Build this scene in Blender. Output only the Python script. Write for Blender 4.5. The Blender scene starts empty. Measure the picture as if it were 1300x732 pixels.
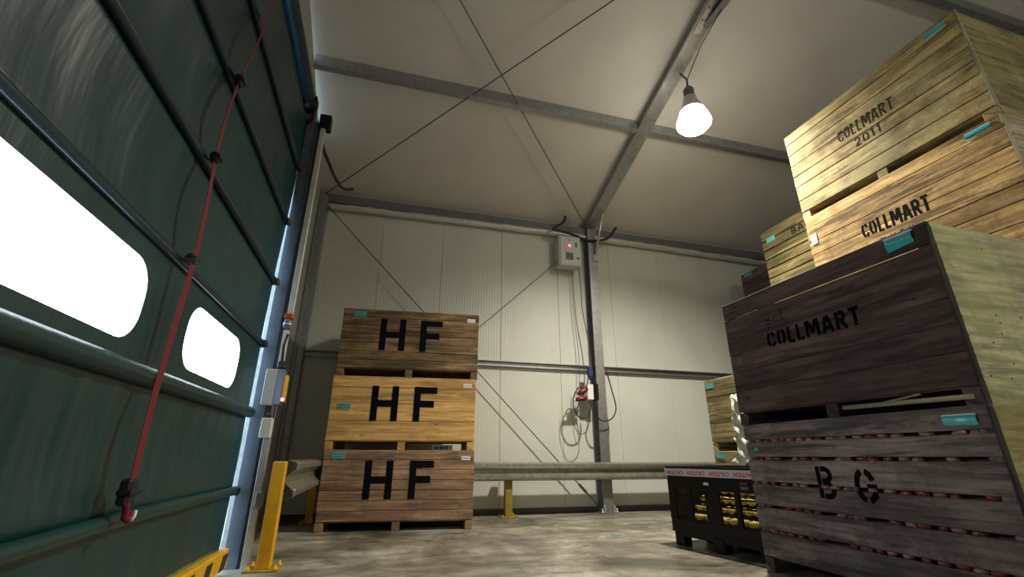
import bpy, bmesh, math, random
from mathutils import Vector, Matrix
random.seed(7)
S = bpy.context.scene
COL = S.collection
PI = math.pi

# ---------------------------------------------------------------- helpers
def link(o):
    COL.objects.link(o); return o

def empty(name, label, cat, loc=(0, 0, 0), rz=0.0, group=None, kind=None):
    o = bpy.data.objects.new(name, None); link(o)
    o.empty_display_size = .1
    o.location = loc; o.rotation_euler = (0, 0, rz)
    if kind: o['kind'] = kind
    if label: o['label'] = label
    if cat: o['category'] = cat
    if group: o['group'] = group
    return o

class MB:
    """collects shapes in one bmesh; 'gc' = grain coordinates (along, across, id)"""
    def __init__(s):
        s.bm = bmesh.new()
        s.gc = s.bm.verts.layers.float_vector.new('gc')
    def box(s, lo, hi, grain=0, bev=0.0, mi=0, jit=0.0, M=None):
        pid = random.random() * 50
        off = random.random() * 20
        vs = []
        for k in range(8):
            p = [hi[i] if (k >> i) & 1 else lo[i] for i in range(3)]
            vs.append(s.bm.verts.new(p))
        F = [(0, 2, 3, 1), (4, 5, 7, 6), (0, 1, 5, 4), (2, 6, 7, 3), (0, 4, 6, 2), (1, 3, 7, 5)]
        fs = []
        for f in F:
            fc = s.bm.faces.new([vs[i] for i in f]); fc.material_index = mi; fs.append(fc)
        if bev > 0:
            r = bmesh.ops.bevel(s.bm, geom=list({e for f in fs for e in f.edges}), offset=bev, segments=1, affect='EDGES', profile=.5)
            allv = {v for f in r['faces'] for v in f.verts} | {v for v in vs if v.is_valid}
            for f in r['faces']: f.material_index = mi
        else:
            allv = set(vs)
        ax = [0, 1, 2]; a = grain
        oth = [i for i in ax if i != a]
        for v in allv:
            v[s.gc] = (v.co[a] + off, v.co[oth[0]] * .7 + v.co[oth[1]] + off * .37, pid)
        if jit:
            dx = [random.uniform(-jit, jit) for _ in range(3)]
            for v in allv: v.co += Vector(dx)
        if M is not None:
            for v in allv: v.co = M @ v.co
        return allv
    def tube(s, pts, r, seg=10, mi=0, cap=True, radii=None, closed=False):
        pts = [Vector(p) for p in pts]; n = len(pts)
        rings = []; prev = None
        for i, p in enumerate(pts):
            if i == 0: t = pts[1] - pts[0]
            elif i == n - 1: t = pts[-1] - pts[-2]
            else: t = pts[i + 1] - pts[i - 1]
            t.normalize()
            if prev is None:
                a = Vector((0, 0, 1)) if abs(t.z) < .9 else Vector((1, 0, 0))
                u = t.cross(a).normalized()
            else:
                u = (prev - t * prev.dot(t)).normalized()
            prev = u; w = t.cross(u)
            rr = radii[i] if radii else r
            ring = []
            for k in range(seg):
                an = 2 * PI * k / seg
                v = s.bm.verts.new(p + (u * math.cos(an) + w * math.sin(an)) * rr)
                v[s.gc] = (p.x + p.y, an, i * .1); ring.append(v)
            rings.append(ring)
        for i in range(n - 1):
            for k in range(seg):
                f = s.bm.faces.new((rings[i][k], rings[i][(k + 1) % seg], rings[i + 1][(k + 1) % seg], rings[i + 1][k]))
                f.material_index = mi; f.smooth = True
        if cap:
            for rg in (rings[0][::-1], rings[-1]):
                f = s.bm.faces.new(rg); f.material_index = mi
        return rings
    def lathe(s, prof, seg=32, c=(0, 0, 0), mi=0, smooth=True):
        c = Vector(c); rings = []
        for (r, z) in prof:
            if r < 1e-5:
                v = s.bm.verts.new(c + Vector((0, 0, z))); rings.append([v] * seg); continue
            rings.append([s.bm.verts.new(c + Vector((r * math.cos(2 * PI * k / seg), r * math.sin(2 * PI * k / seg), z))) for k in range(seg)])
        for i in range(len(rings) - 1):
            for k in range(seg):
                q = []
                for v in (rings[i][k], rings[i][(k + 1) % seg], rings[i + 1][(k + 1) % seg], rings[i + 1][k]):
                    if v not in q: q.append(v)
                if len(q) > 2:
                    f = s.bm.faces.new(q); f.smooth = smooth; f.material_index = mi
    def prism(s, poly, axis, a, b, mi=0, smooth=False):
        """closed polygon in the two other axes, extruded along axis from a to b"""
        def mk(p, t):
            q = [0, 0, 0]; oth = [i for i in range(3) if i != axis]
            q[oth[0]], q[oth[1]] = p; q[axis] = t
            v = s.bm.verts.new(q); v[s.gc] = (t, p[0] + p[1], 0); return v
        A = [mk(p, a) for p in poly]; B = [mk(p, b) for p in poly]; n = len(poly)
        for i in range(n):
            f = s.bm.faces.new((A[i], A[(i + 1) % n], B[(i + 1) % n], B[i])); f.material_index = mi; f.smooth = smooth
        f = s.bm.faces.new(A[::-1]); f.material_index = mi
        f = s.bm.faces.new(B); f.material_index = mi
    def build(s, name, mat, parent=None, loc=None, rot=None):
        bmesh.ops.recalc_face_normals(s.bm, faces=s.bm.faces)
        me = bpy.data.meshes.new(name); s.bm.to_mesh(me); s.bm.free()
        for m in (mat if isinstance(mat, (list, tuple)) else [mat]): me.materials.append(m)
        o = bpy.data.objects.new(name, me); link(o)
        if parent: o.parent = parent
        if loc: o.location = loc
        if rot: o.rotation_euler = rot
        return o

def tag(o, label=None, cat=None, group=None, kind=None):
    for k, v in (('label', label), ('category', cat), ('group', group), ('kind', kind)):
        if v: o[k] = v
    return o

def copy_tree(o, parent=None):
    c = o.copy(); COL.objects.link(c)
    if parent: c.parent = parent
    for ch in [x for x in bpy.data.objects if x.parent == o]: copy_tree(ch, c)
    return c

# ---------------------------------------------------------------- materials
def new_mat(name):
    m = bpy.data.materials.new(name); m.use_nodes = True
    nt = m.node_tree; b = nt.nodes['Principled BSDF']
    return m, nt, b
def N(nt, t, **k):
    n = nt.nodes.new(t)
    for a, v in k.items():
        if a == 'inp':
            for i, x in v.items(): n.inputs[i].default_value = x
        else: setattr(n, a, v)
    return n
def ramp(nt, stops, interp='LINEAR'):
    r = nt.nodes.new('ShaderNodeValToRGB'); e = r.color_ramp.elements
    r.color_ramp.interpolation = interp
    while len(e) < len(stops): e.new(.5)
    for i, (p, c) in enumerate(stops):
        e[i].position = p; e[i].color = (c[0], c[1], c[2], 1) if not isinstance(c, (int, float)) else (c, c, c, 1)
    return r
def mixc(nt, fac, a, b, mode='MIX'):
    m = nt.nodes.new('ShaderNodeMix'); m.data_type = 'RGBA'; m.blend_type = mode
    for sock, v in ((m.inputs[0], fac), (m.inputs[6], a), (m.inputs[7], b)):
        if isinstance(v, bpy.types.NodeSocket): nt.links.new(v, sock)
        elif isinstance(v, (int, float)): sock.default_value = v
        else: sock.default_value = (v[0], v[1], v[2], 1)
    return m.outputs[2]
def simple(name, col, rough=.5, metal=0.0, noise=0.0, nscale=8.0, bump=0.0, bscale=40, spec=None, coat=0.0):
    m, nt, b = new_mat(name)
    b.inputs['Base Color'].default_value = (*col, 1); b.inputs['Roughness'].default_value = rough
    b.inputs['Metallic'].default_value = metal
    if spec is not None: b.inputs['Specular IOR Level'].default_value = spec
    if coat: b.inputs['Coat Weight'].default_value = coat
    tc = N(nt, 'ShaderNodeTexCoord')
    if noise:
        n = N(nt, 'ShaderNodeTexNoise', inp={'Scale': nscale, 'Detail': 6.0, 'Roughness': .65})
        nt.links.new(tc.outputs['Object'], n.inputs['Vector'])
        r = ramp(nt, [(.3, 1 - noise), (.7, 1.0)])
        nt.links.new(n.outputs[0], r.inputs[0])
        nt.links.new(mixc(nt, 1.0, col, r.outputs[0], 'MULTIPLY'), b.inputs['Base Color'])
    if bump:
        n = N(nt, 'ShaderNodeTexNoise', inp={'Scale': bscale, 'Detail': 4.0})
        nt.links.new(tc.outputs['Object'], n.inputs['Vector'])
        bp = N(nt, 'ShaderNodeBump', inp={'Strength': bump, 'Distance': .01})
        nt.links.new(n.outputs[0], bp.inputs['Height']); nt.links.new(bp.outputs[0], b.inputs['Normal'])
    return m

def wood(name, light, dark, stain, samt=.5, tint=.25, hue=None, hueamt=0.0, rough=.8, knots=1.0, sscale=1.6):
    m, nt, b = new_mat(name); L = nt.links
    at = N(nt, 'ShaderNodeAttribute', attribute_name='gc')
    sep = N(nt, 'ShaderNodeSeparateXYZ'); L.new(at.outputs['Vector'], sep.inputs[0])
    mp = N(nt, 'ShaderNodeMapping'); mp.inputs['Scale'].default_value = (1.6, 26, 1.0); L.new(at.outputs['Vector'], mp.inputs[0])
    g = N(nt, 'ShaderNodeTexNoise', inp={'Scale': 1.0, 'Detail': 8.0, 'Roughness': .62, 'Distortion': .6}); L.new(mp.outputs[0], g.inputs['Vector'])
    r = ramp(nt, [(.30, [x * .8 for x in dark]), (.48, [a * .5 + c * .5 for a, c in zip(light, dark)]), (.62, light)]); L.new(g.outputs[0], r.inputs[0])
    # long soft figure
    mp2 = N(nt, 'ShaderNodeMapping'); mp2.inputs['Scale'].default_value = (.8, 7, 1.0); L.new(at.outputs['Vector'], mp2.inputs[0])
    g2 = N(nt, 'ShaderNodeTexNoise', inp={'Scale': 1.0, 'Detail': 4.0, 'Roughness': .6, 'Distortion': 1.5}); L.new(mp2.outputs[0], g2.inputs['Vector'])
    r2 = ramp(nt, [(.36, .5), (.58, 1.15)]); L.new(g2.outputs[0], r2.inputs[0])
    c = mixc(nt, .8, r.outputs[0], r2.outputs[0], 'MULTIPLY')
    mp4 = N(nt, 'ShaderNodeMapping'); mp4.inputs['Scale'].default_value = (1.3, 13, 1.0); L.new(at.outputs['Vector'], mp4.inputs[0])
    g4 = N(nt, 'ShaderNodeTexNoise', inp={'Scale': 1.0, 'Detail': 9.0, 'Roughness': .7, 'Distortion': .4}); L.new(mp4.outputs[0], g4.inputs['Vector'])
    r4 = ramp(nt, [(.49, 0.0), (.61, min(1, samt * 1.5))]); L.new(g4.outputs[0], r4.inputs[0])
    c = mixc(nt, r4.outputs[0], c, stain)
    # plank tint
    wn = N(nt, 'ShaderNodeTexWhiteNoise', noise_dimensions='1D'); L.new(sep.outputs[2], wn.inputs['W'])
    rt = ramp(nt, [(0, 1 - tint), (1, 1 + tint * .5)]); L.new(wn.outputs[0], rt.inputs[0])
    c = mixc(nt, 1.0, c, rt.outputs[0], 'MULTIPLY')
    # dirt
    tc = N(nt, 'ShaderNodeTexCoord')
    s1 = N(nt, 'ShaderNodeTexNoise', inp={'Scale': sscale, 'Detail': 9.0, 'Roughness': .7}); L.new(tc.outputs['Object'], s1.inputs['Vector'])
    rs = ramp(nt, [(.45, 0.0), (.60, samt)]); L.new(s1.outputs[0], rs.inputs[0])
    c = mixc(nt, rs.outputs[0], c, stain)
    s2 = N(nt, 'ShaderNodeTexNoise', inp={'Scale': 16.0, 'Detail': 8.0, 'Roughness': .8}); L.new(tc.outputs['Object'], s2.inputs['Vector'])
    rs2 = ramp(nt, [(.55, 0.0), (.66, samt)]); L.new(s2.outputs[0], rs2.inputs[0])
    c = mixc(nt, rs2.outputs[0], c, [x * .6 for x in stain])
    if hue:
        s3 = N(nt, 'ShaderNodeTexNoise', inp={'Scale': 2.3, 'Detail': 7.0, 'Roughness': .6}); L.new(tc.outputs['Object'], s3.inputs['Vector'])
        rs3 = ramp(nt, [(.4, 0.0), (.62, hueamt)]); L.new(s3.outputs[0], rs3.inputs[0])
        c = mixc(nt, rs3.outputs[0], c, hue)
    # knots
    mk = N(nt, 'ShaderNodeMapping'); mk.inputs['Scale'].default_value = (2.2, 6.0, 1.0); L.new(at.outputs['Vector'], mk.inputs[0])
    vo = N(nt, 'ShaderNodeTexVoronoi', inp={'Scale': 1.0, 'Randomness': 1.0}); L.new(mk.outputs[0], vo.inputs['Vector'])
    rk = ramp(nt, [(.04, .75 * knots), (.11, 0.0)]); L.new(vo.outputs['Distance'], rk.inputs[0])
    c = mixc(nt, rk.outputs[0], c, [x * .35 for x in dark])
    L.new(c, b.inputs['Base Color']); b.inputs['Roughness'].default_value = rough
    b.inputs['Specular IOR Level'].default_value = .25
    bp = N(nt, 'ShaderNodeBump', inp={'Strength': .35, 'Distance': .004}); L.new(g.outputs[0], bp.inputs['Height']); L.new(bp.outputs[0], b.inputs['Normal'])
    return m

M = {}
M['wall'], nt, b = new_mat('wall_panel')
tc = N(nt, 'ShaderNodeTexCoord'); sp = N(nt, 'ShaderNodeSeparateXYZ'); nt.links.new(tc.outputs['Object'], sp.inputs[0])
mm = N(nt, 'ShaderNodeMath', operation='MULTIPLY'); mm.inputs[1].default_value = 2 * PI / .05; nt.links.new(sp.outputs[0], mm.inputs[0])
sn = N(nt, 'ShaderNodeMath', operation='SINE'); nt.links.new(mm.outputs[0], sn.inputs[0])
bp = N(nt, 'ShaderNodeBump', inp={'Strength': .4, 'Distance': .0018}); nt.links.new(sn.outputs[0], bp.inputs['Height']); nt.links.new(bp.outputs[0], b.inputs['Normal'])
nn = N(nt, 'ShaderNodeTexNoise', inp={'Scale': 1.3, 'Detail': 6.0}); nt.links.new(tc.outputs['Object'], nn.inputs['Vector'])
rr = ramp(nt, [(.3, (.60, .61, .55)), (.7, (.68, .685, .62))]); nt.links.new(nn.outputs[0], rr.inputs[0]); nt.links.new(rr.outputs[0], b.inputs['Base Color'])
b.inputs['Roughness'].default_value = .45
M['roof'] = simple('roof_panel', (.70, .665, .61), .6, noise=.12, nscale=1.2, bump=.1, bscale=60)
M['greywall'] = simple('grey_wall_paint', (.42, .42, .39), .6, noise=.15, nscale=2)
M['galv'] = simple('galvanised_steel', (.42, .42, .42), .42, .75, noise=.3, nscale=9)
M['galvdark'] = simple('dull_steel', (.20, .20, .195), .6, .35, noise=.3, nscale=6)
M['galvlite'] = simple('bright_steel', (.66, .66, .64), .35, .7, noise=.25, nscale=14)
M['rail'] = simple('guard_rail_steel', (.46, .45, .38), .38, .7, noise=.45, nscale=10, bump=.1)
M['alu'] = simple('door_guide_aluminium', (.13, .15, .20), .6, .1, noise=.35, nscale=4, spec=.25)
M['white'] = simple('white_plastic', (.72, .70, .64), .4, noise=.2, nscale=12)
M['foil'] = simple('white_wrapped_insulation', (.68, .67, .63), .35, .2, noise=.25, nscale=14, bump=.6, bscale=30)
M['black'] = simple('black_rubber', (.012, .012, .014), .5)
M['blackplastic'] = simple('black_plastic', (.004, .004, .005), .4, spec=.3)
M['cablegrey'] = simple('cable_grey', (.09, .09, .09), .6)
M['yellow'] = simple('yellow_paint', (.95, .51, .012), .5, noise=.3, nscale=9)
M['orange'] = simple('orange_plastic', (.6, .10, .02), .4)
M['blue'] = simple('blue_plastic', (.02, .035, .16), .4)
M['bluegrey'] = simple('blue_grey_plastic', (.10, .16, .28), .35)
M['red'] = simple('red_plastic', (.16, .01, .018), .4)
M['strap'] = simple('red_webbing', (.17, .010, .025), .75, bump=.3, bscale=300)
M['teal'] = simple('teal_card', (.08, .50, .47), .3, noise=.15, nscale=30)
M['tealwrap'] = simple('teal_wallet', (.05, .52, .56), .15, coat=.6)
M['card'] = simple('white_card', (.80, .80, .82), .4)
M['ink'] = simple('dark_ink', (.04, .05, .06), .6)
M['panelgrey'] = simple('enclosure_grey', (.50, .51, .50), .45)
M['drum'] = simple('dark_blue_vinyl', (.012, .03, .045), .28)
M['tape'] = simple('white_tape', (.62, .60, .66), .3)
M['tapeink'] = simple('pink_red_ink', (.55, .03, .12), .4)
M['kerb'] = simple('kerb_dark', (.10, .10, .09), .7, noise=.4, nscale=5)
M['plasticfilm'] = simple('crumpled_film', (.60, .66, .56), .2, bump=.6, bscale=25)
M['base'] = simple('dark_mud', (.03, .025, .02), .9)
# curtain
M['curtain'], nt, b = new_mat('green_vinyl')
tc = N(nt, 'ShaderNodeTexCoord')
n1 = N(nt, 'ShaderNodeTexNoise', inp={'Scale': 2.0, 'Detail': 8.0, 'Roughness': .65}); nt.links.new(tc.outputs['Object'], n1.inputs['Vector'])
r1 = ramp(nt, [(.3, (.008, .041, .040)), (.7, (.011, .056, .053))]); nt.links.new(n1.outputs[0], r1.inputs[0]); nt.links.new(r1.outputs[0], b.inputs['Base Color'])
mp = N(nt, 'ShaderNodeMapping'); mp.inputs['Scale'].default_value = (1, 9, 1.6); nt.links.new(tc.outputs['Object'], mp.inputs[0])
n2 = N(nt, 'ShaderNodeTexNoise', inp={'Scale': 1.0, 'Detail': 3.0, 'Roughness': .5}); nt.links.new(mp.outputs[0], n2.inputs['Vector'])
bp = N(nt, 'ShaderNodeBump', inp={'Strength': .3, 'Distance': .02}); nt.links.new(n2.outputs[0], bp.inputs['Height']); nt.links.new(bp.outputs[0], b.inputs['Normal'])
b.inputs['Roughness'].default_value = .36; b.inputs['Specular IOR Level'].default_value = .5
# floor
M['floor'], nt, b = new_mat('stained_concrete')
tc = N(nt, 'ShaderNodeTexCoord')
n1 = N(nt, 'ShaderNodeTexNoise', inp={'Scale': .9, 'Detail': 10.0, 'Roughness': .68, 'Distortion': .8}); nt.links.new(tc.outputs['Object'], n1.inputs['Vector'])
r1 = ramp(nt, [(.32, (.10, .085, .062)), (.5, (.30, .265, .205)), (.68, (.52, .48, .41))]); nt.links.new(n1.outputs[0], r1.inputs[0])
mp = N(nt, 'ShaderNodeMapping'); mp.inputs['Scale'].default_value = (.7, 2.4, 1); mp.inputs['Rotation'].default_value = (0, 0, -.75); nt.links.new(tc.outputs['Object'], mp.inputs[0])
n2 = N(nt, 'ShaderNodeTexNoise', inp={'Scale': 1.3, 'Detail': 6.0, 'Roughness': .6}); nt.links.new(mp.outputs[0], n2.inputs['Vector'])
r2 = ramp(nt, [(.40, .5), (.60, 1.15)]); nt.links.new(n2.outputs[0], r2.inputs[0])
c = mixc(nt, .7, r1.outputs[0], r2.outputs[0], 'MULTIPLY')
n5 = N(nt, 'ShaderNodeTexNoise', inp={'Scale': 4.5, 'Detail': 12.0, 'Roughness': .72, 'Distortion': .5}); nt.links.new(tc.outputs['Object'], n5.inputs['Vector'])
r5 = ramp(nt, [(.38, .55), (.62, 1.2)]); nt.links.new(n5.outputs[0], r5.inputs[0])
c = mixc(nt, .8, c, r5.outputs[0], 'MULTIPLY')
n3 = N(nt, 'ShaderNodeTexNoise', inp={'Scale': 9.0, 'Detail': 6.0, 'Roughness': .7}); nt.links.new(tc.outputs['Object'], n3.inputs['Vector'])
r3 = ramp(nt, [(.62, 0.0), (.72, .7)]); nt.links.new(n3.outputs[0], r3.inputs[0])
c = mixc(nt, r3.outputs[0], c, (.05, .045, .035))
nt.links.new(c, b.inputs['Base Color'])
rro = ramp(nt, [(.35, .28), (.6, .62)]); nt.links.new(n1.outputs[0], rro.inputs[0]); nt.links.new(rro.outputs[0], b.inputs['Roughness'])
bp = N(nt, 'ShaderNodeBump', inp={'Strength': .3, 'Distance': .01}); nt.links.new(n3.outputs[0], bp.inputs['Height']); nt.links.new(bp.outputs[0], b.inputs['Normal'])
def emis(name, col, st):
    m, nt, b = new_mat(name)
    b.inputs['Base Color'].default_value = (*col, 1)
    b.inputs['Emission Color'].default_value = (*col, 1); b.inputs['Emission Strength'].default_value = st
    return m
M['pane'] = emis('daylit_window_vinyl', (.86, .93, 1.0), 7.0)
M['lampglass'] = emis('lamp_glass', (1, .94, .82), 19.0)
M['led'] = emis('red_led', (1, .03, .08), 25.0)
M['glow'] = emis('status_led', (1, .2, .6), 6.0)
# worn stencil paint
def paint(name, col, wear, sc=22.0):
    m, nt, b = new_mat(name)
    b.inputs['Base Color'].default_value = (*col, 1); b.inputs['Roughness'].default_value = .85; b.inputs['Specular IOR Level'].default_value = .05
    tc = N(nt, 'ShaderNodeTexCoord'); n = N(nt, 'ShaderNodeTexNoise', inp={'Scale': sc, 'Detail': 8.0, 'Roughness': .75})
    mp = N(nt, 'ShaderNodeMapping'); mp.inputs['Scale'].default_value = (.35, 1, 1.6)
    nt.links.new(tc.outputs['Object'], mp.inputs[0]); nt.links.new(mp.outputs[0], n.inputs['Vector'])
    r = ramp(nt, [(wear, 0.0), (wear + .10, 1.0)]); nt.links.new(n.outputs[0], r.inputs[0]); nt.links.new(r.outputs[0], b.inputs['Alpha'])
    return m
M['paint'] = paint('black_stencil_paint', (.005, .005, .008), .20, 45.0)
M['paintworn'] = paint('worn_stencil_paint', (.015, .014, .012), .36)
M['paintdark'] = paint('worn_black_stencil_paint', (.005, .005, .006), .33, 40.0)
M['paintmid'] = paint('faded_brown_stencil_paint', (.03, .024, .013), .26, 75.0)
M['paintfaint'] = paint('faint_stencil_paint', (.03, .027, .024), .46)

W_hf1 = wood('brown_boards', (.42, .27, .14), (.15, .09, .045), (.07, .05, .03), .55, .22)
W_hf2 = wood('fresh_pine_boards', (.86, .54, .20), (.60, .34, .10), (.36, .20, .08), .25, .22, knots=.9)
W_hf3 = wood('reddish_worn_boards', (.52, .35, .20), (.20, .12, .065), (.10, .075, .055), .55, .2, hue=(.42, .20, .13), hueamt=.35)
W_dark = wood('dark_weathered_boards', (.18, .12, .108), (.11, .072, .064), (.04, .030, .030), .5, .45)
W_grey = wood('grey_weathered_boards', (.32, .26, .245), (.19, .15, .14), (.06, .05, .055), .6, .35)
W_top = wood('pale_olive_boards', (.80, .60, .27), (.32, .21, .07), (.11, .08, .03), .85, .5, hue=(.62, .56, .30), hueamt=.4)
W_top2 = wood('yellow_pine_boards', (.88, .61, .26), (.46, .29, .10), (.17, .10, .045), .7, .4)
W_bai = wood('dull_olive_boards', (.30, .24, .10), (.13, .10, .04), (.06, .05, .025), .6, .3)
W_olive = wood('olive_boards', (.52, .43, .20), (.24, .19, .08), (.12, .10, .05), .55, .3)
W_blk = wood('blackened_batten', (.10, .095, .075), (.05, .048, .04), (.02, .02, .018), .5, .1)
W_sidegreen = wood('green_tinged_ply', (.66, .65, .42), (.36, .36, .21), (.20, .19, .13), .5, .1, hue=(.42, .44, .20), hueamt=.6, sscale=3)
W_sideolive = wood('mossy_side_boards', (.46, .38, .20), (.22, .18, .08), (.10, .09, .05), .6, .3, hue=(.30, .29, .12), hueamt=.6)
W_sidepale = wood('pale_side_boards', (.58, .52, .38), (.36, .31, .20), (.2, .17, .11), .5, .25)

# ---------------------------------------------------------------- the setting
def roofz(y): return 5.17 + .31 * (7.55 - y)          # underside of rafters
XL, XR, YB, YR, YRIDGE = -1.34, 10.2, 7.7, -6.0, 2.55
m = MB(); m.box((XL - .2, YR - .2, -.2), (XR + .2, YB + .2, 0)); tag(m.build('floor', M['floor']), 'stained grey concrete floor', None, kind='structure')
# back wall: sandwich panels with joints
m = MB(); x = XL
edges = [XL, -.28]
e = .80
while e < XR: edges.append(e); e += 1.12
edges.append(XR)
for a, c in zip(edges[:-1], edges[1:]):
    m.box((a + .004, YB, 0), (c - .004, YB + .08, 5.5), bev=.003)
m.box((XL, YB + .012, 0), (XR, YB + .1, 5.5))
tag(m.build('wall_back', M['wall']), 'cream ribbed insulated panel wall', kind='structure')
# ceiling (two slopes)
m = MB()
za = roofz(YB) + .16; zr = roofz(YRIDGE) + .16; zb = zr - .31 * (YRIDGE - YR)
za2 = za - .31 * .2
m.prism([(YB + .2, za2), (YRIDGE, zr), (YR - .2, zb), (YR - .2, zb + .15), (YRIDGE, zr + .15), (YB + .2, za2 + .15)], 0, XL - .2, XR + .2)
tag(m.build('ceiling', M['roof']), 'off-white insulated panel roof underside', kind='structure')
# left wall with door opening
DY0, DY1, DZ = .1, 4.72, 4.45
m = MB()
m.box((XL - .12, 6.05, 0), (XL, YB + .2, 5.6)); m.box((XL - .12, DY1 + .02, DZ), (XL, 6.05, 5.6))
m.box((XL - .12, DY0, DZ), (XL, DY1 + .02, 5.6))
m.box((XL - .12, YR, 0), (XL, DY0, 5.0))
m.prism([(YB + .2, 5.0), (YRIDGE, zr + .05), (YR, zb + .02), (YR, 4.6), (YB + .2, 4.6)], 0, XL - .12, XL - .001)
tag(m.build('wall_left', M['greywall']), 'grey gable wall around the fast door', kind='structure')
m = MB(); m.box((XR, YR, 0), (XR + .12, YB + .2, 7)); tag(m.build('wall_right', M['greywall']), kind='structure')
m = MB(); m.box((XL, YR - .12, 0), (XR, YR, 4.5)); tag(m.build('wall_front', M['greywall']), kind='structure')
m = MB(); m.box((-30, -20, -.21), (XL - .21, 24, -.05)); tag(m.build('ground', simple('yard_concrete', (.5, .5, .5), .8)), kind='structure')
m = MB(); m.box((XL + .05, YB - .03, 0), (XR, YB, .085)); tag(m.build('baseboard_back', M['kerb']), kind='structure')
# steel frame
def steel(name, label, cat, bm, mat, group=None):
    return tag(bm.build(name, mat), label, cat, group)
# eave beam, wrapped pipe, girts
m = MB(); m.box((XL + .02, YB - .13, 5.03), (XR, YB - .005, 5.20), bev=.004); tag(m.build('trim_1', M['galvdark']), 'dull steel eave beam', kind='structure')
m = MB()
pts = []; rad = []
k = 0; xx = XL + .05
while xx < XR - .05:
    pts.append((xx, YB - .10 + random.uniform(-.004, .004), 4.955 + random.uniform(-.005, .005) + .05 * math.sin(PI * min(1, max(0, (xx + 1.3) / 9))))); rad.append(.058 + random.uniform(-.006, .006)); xx += .11
m.tube(pts, .055, 12, radii=rad)
pipe = m.build('insulated_pipe', M['foil']); tag(pipe, 'white foil-wrapped pipe running along the wall top under the eave beam', 'pipe')
m = MB()
m.prism([(YB - .07, 2.32), (YB, 2.32), (YB, 2.42), (YB - .07, 2.42), (YB - .07, 2.405), (YB - .012, 2.405), (YB - .012, 2.335), (YB - .07, 2.335)], 0, XL + .05, XR)
gir = m.build('wall_girt', M['galv']); tag(gir, 'long horizontal steel rail fixed across the cream wall halfway up', 'steel rail')
# purlins
def purlin(name, y, label, z=None):
    mb = MB(); z = roofz(y) if z is None else z
    for (a, c) in ((XL + .01, 3.585), (3.815, XR)):
        mb.box((a, y - .05, z + .0), (c, y + .05, z + .012)); mb.box((a, y - .05, z + .012), (c, y - .036, z + .17)); mb.box((a, y + .036, z + .012), (c, y + .05, z + .04))
    for (a, c) in ((3.50, 3.59), (3.81, 3.90)):
        mb.box((a, y - .06, z - .006), (c, y + .06, z + .002))
    return tag(mb.build(name, M['galv']), label, 'roof beam')
purlin('roof_purlin', 5.36, 'steel roof purlin crossing the ceiling over the wooden boxes')
purlin('roof_purlin', 2.78, 'steel roof purlin near the ridge at the top right corner')
# rafters + posts (I section)
def rafter(x, label):
    r = empty('roof_rafter', label, 'rafter', (x, YB - .1, roofz(YB - .1)))
    sl = math.atan(.31); Lr = (YB - .1 - YRIDGE) / math.cos(sl)
    mb = MB()
    mb.box((-.11, -Lr, -.012), (.11, 0, 0)); mb.box((-.11, -Lr, .165), (.11, 0, .177)); mb.box((-.006, -Lr, 0), (.006, 0, .165))
    mb.box((-.11, -Lr, 0), (-.10, 0, .03)); mb.box((.10, -Lr, 0), (.11, 0, .03))
    f = mb.build('rafter_beam', M['galv'], r, (0, 0, 0), (-sl, 0, 0))
    # splice plate with bolts and apex haunch
    mb = MB(); mb.box((-.085, -Lr + .0, -.026), (.02, -Lr + 1.35, -.012), bev=.003)
    pl = mb.build('splice_plate', M['galvlite'], r, (0, 0, 0), (-sl, 0, 0))
    for i in range(6):
        mb = MB(); mb.lathe([(0, -.013), (.014, -.013), (.014, 0), (0, 0)], 6, smooth=False)
        mb.build('bolt', M['galvdark'], r, Matrix.Rotation(-sl, 3, 'X') @ Vector((-.055 + .05 * (i % 2), -Lr + .85 + .16 * (i // 2), -.026)), (-sl, 0, 0))
    mb = MB()
    y0, y1 = -Lr, -Lr + 1.25
    mb.prism([(y1, -.01), (y0, -.01), (y0, -.42), (y0 + .05, -.42)], 0, .035, .05)
    mb.box((.0, y0, -.43), (.1, y0 + .05, -.41))
    for i in range(12):
        t0, t1 = i / 12, (i + 1) / 12
        ya, yb_ = y1 + (y0 + .05 - y1) * t0, y1 + (y0 + .05 - y1) * t1
        za_, zb_ = -.01 - .41 * t0, -.01 - .41 * t1
        mb.prism([(ya, za_), (yb_, zb_), (yb_, zb_ - .012), (ya, za_ - .012)], 0, 0, .1)
    mb.build('apex_haunch', M['galvdark'], r, (0, 0, 0), (-sl, 0, 0))
    # far slope
    mb = MB(); L2 = (YRIDGE - YR) / math.cos(sl)
    mb.box((-.11, -L2, -.012), (.11, 0, 0)); mb.box((-.006, -L2, 0), (.006, 0, .15))
    mb.build('rafter_beam', M['galv'], r, (0, YRIDGE - YB + .1, roofz(YRIDGE) - roofz(YB - .1)), (sl, 0, 0))
    return r
rafter(3.70, 'galvanised steel roof rafter carrying the round lamp')
rafter(8.70, 'steel roof rafter far to the right beyond the stacked boxes')
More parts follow.
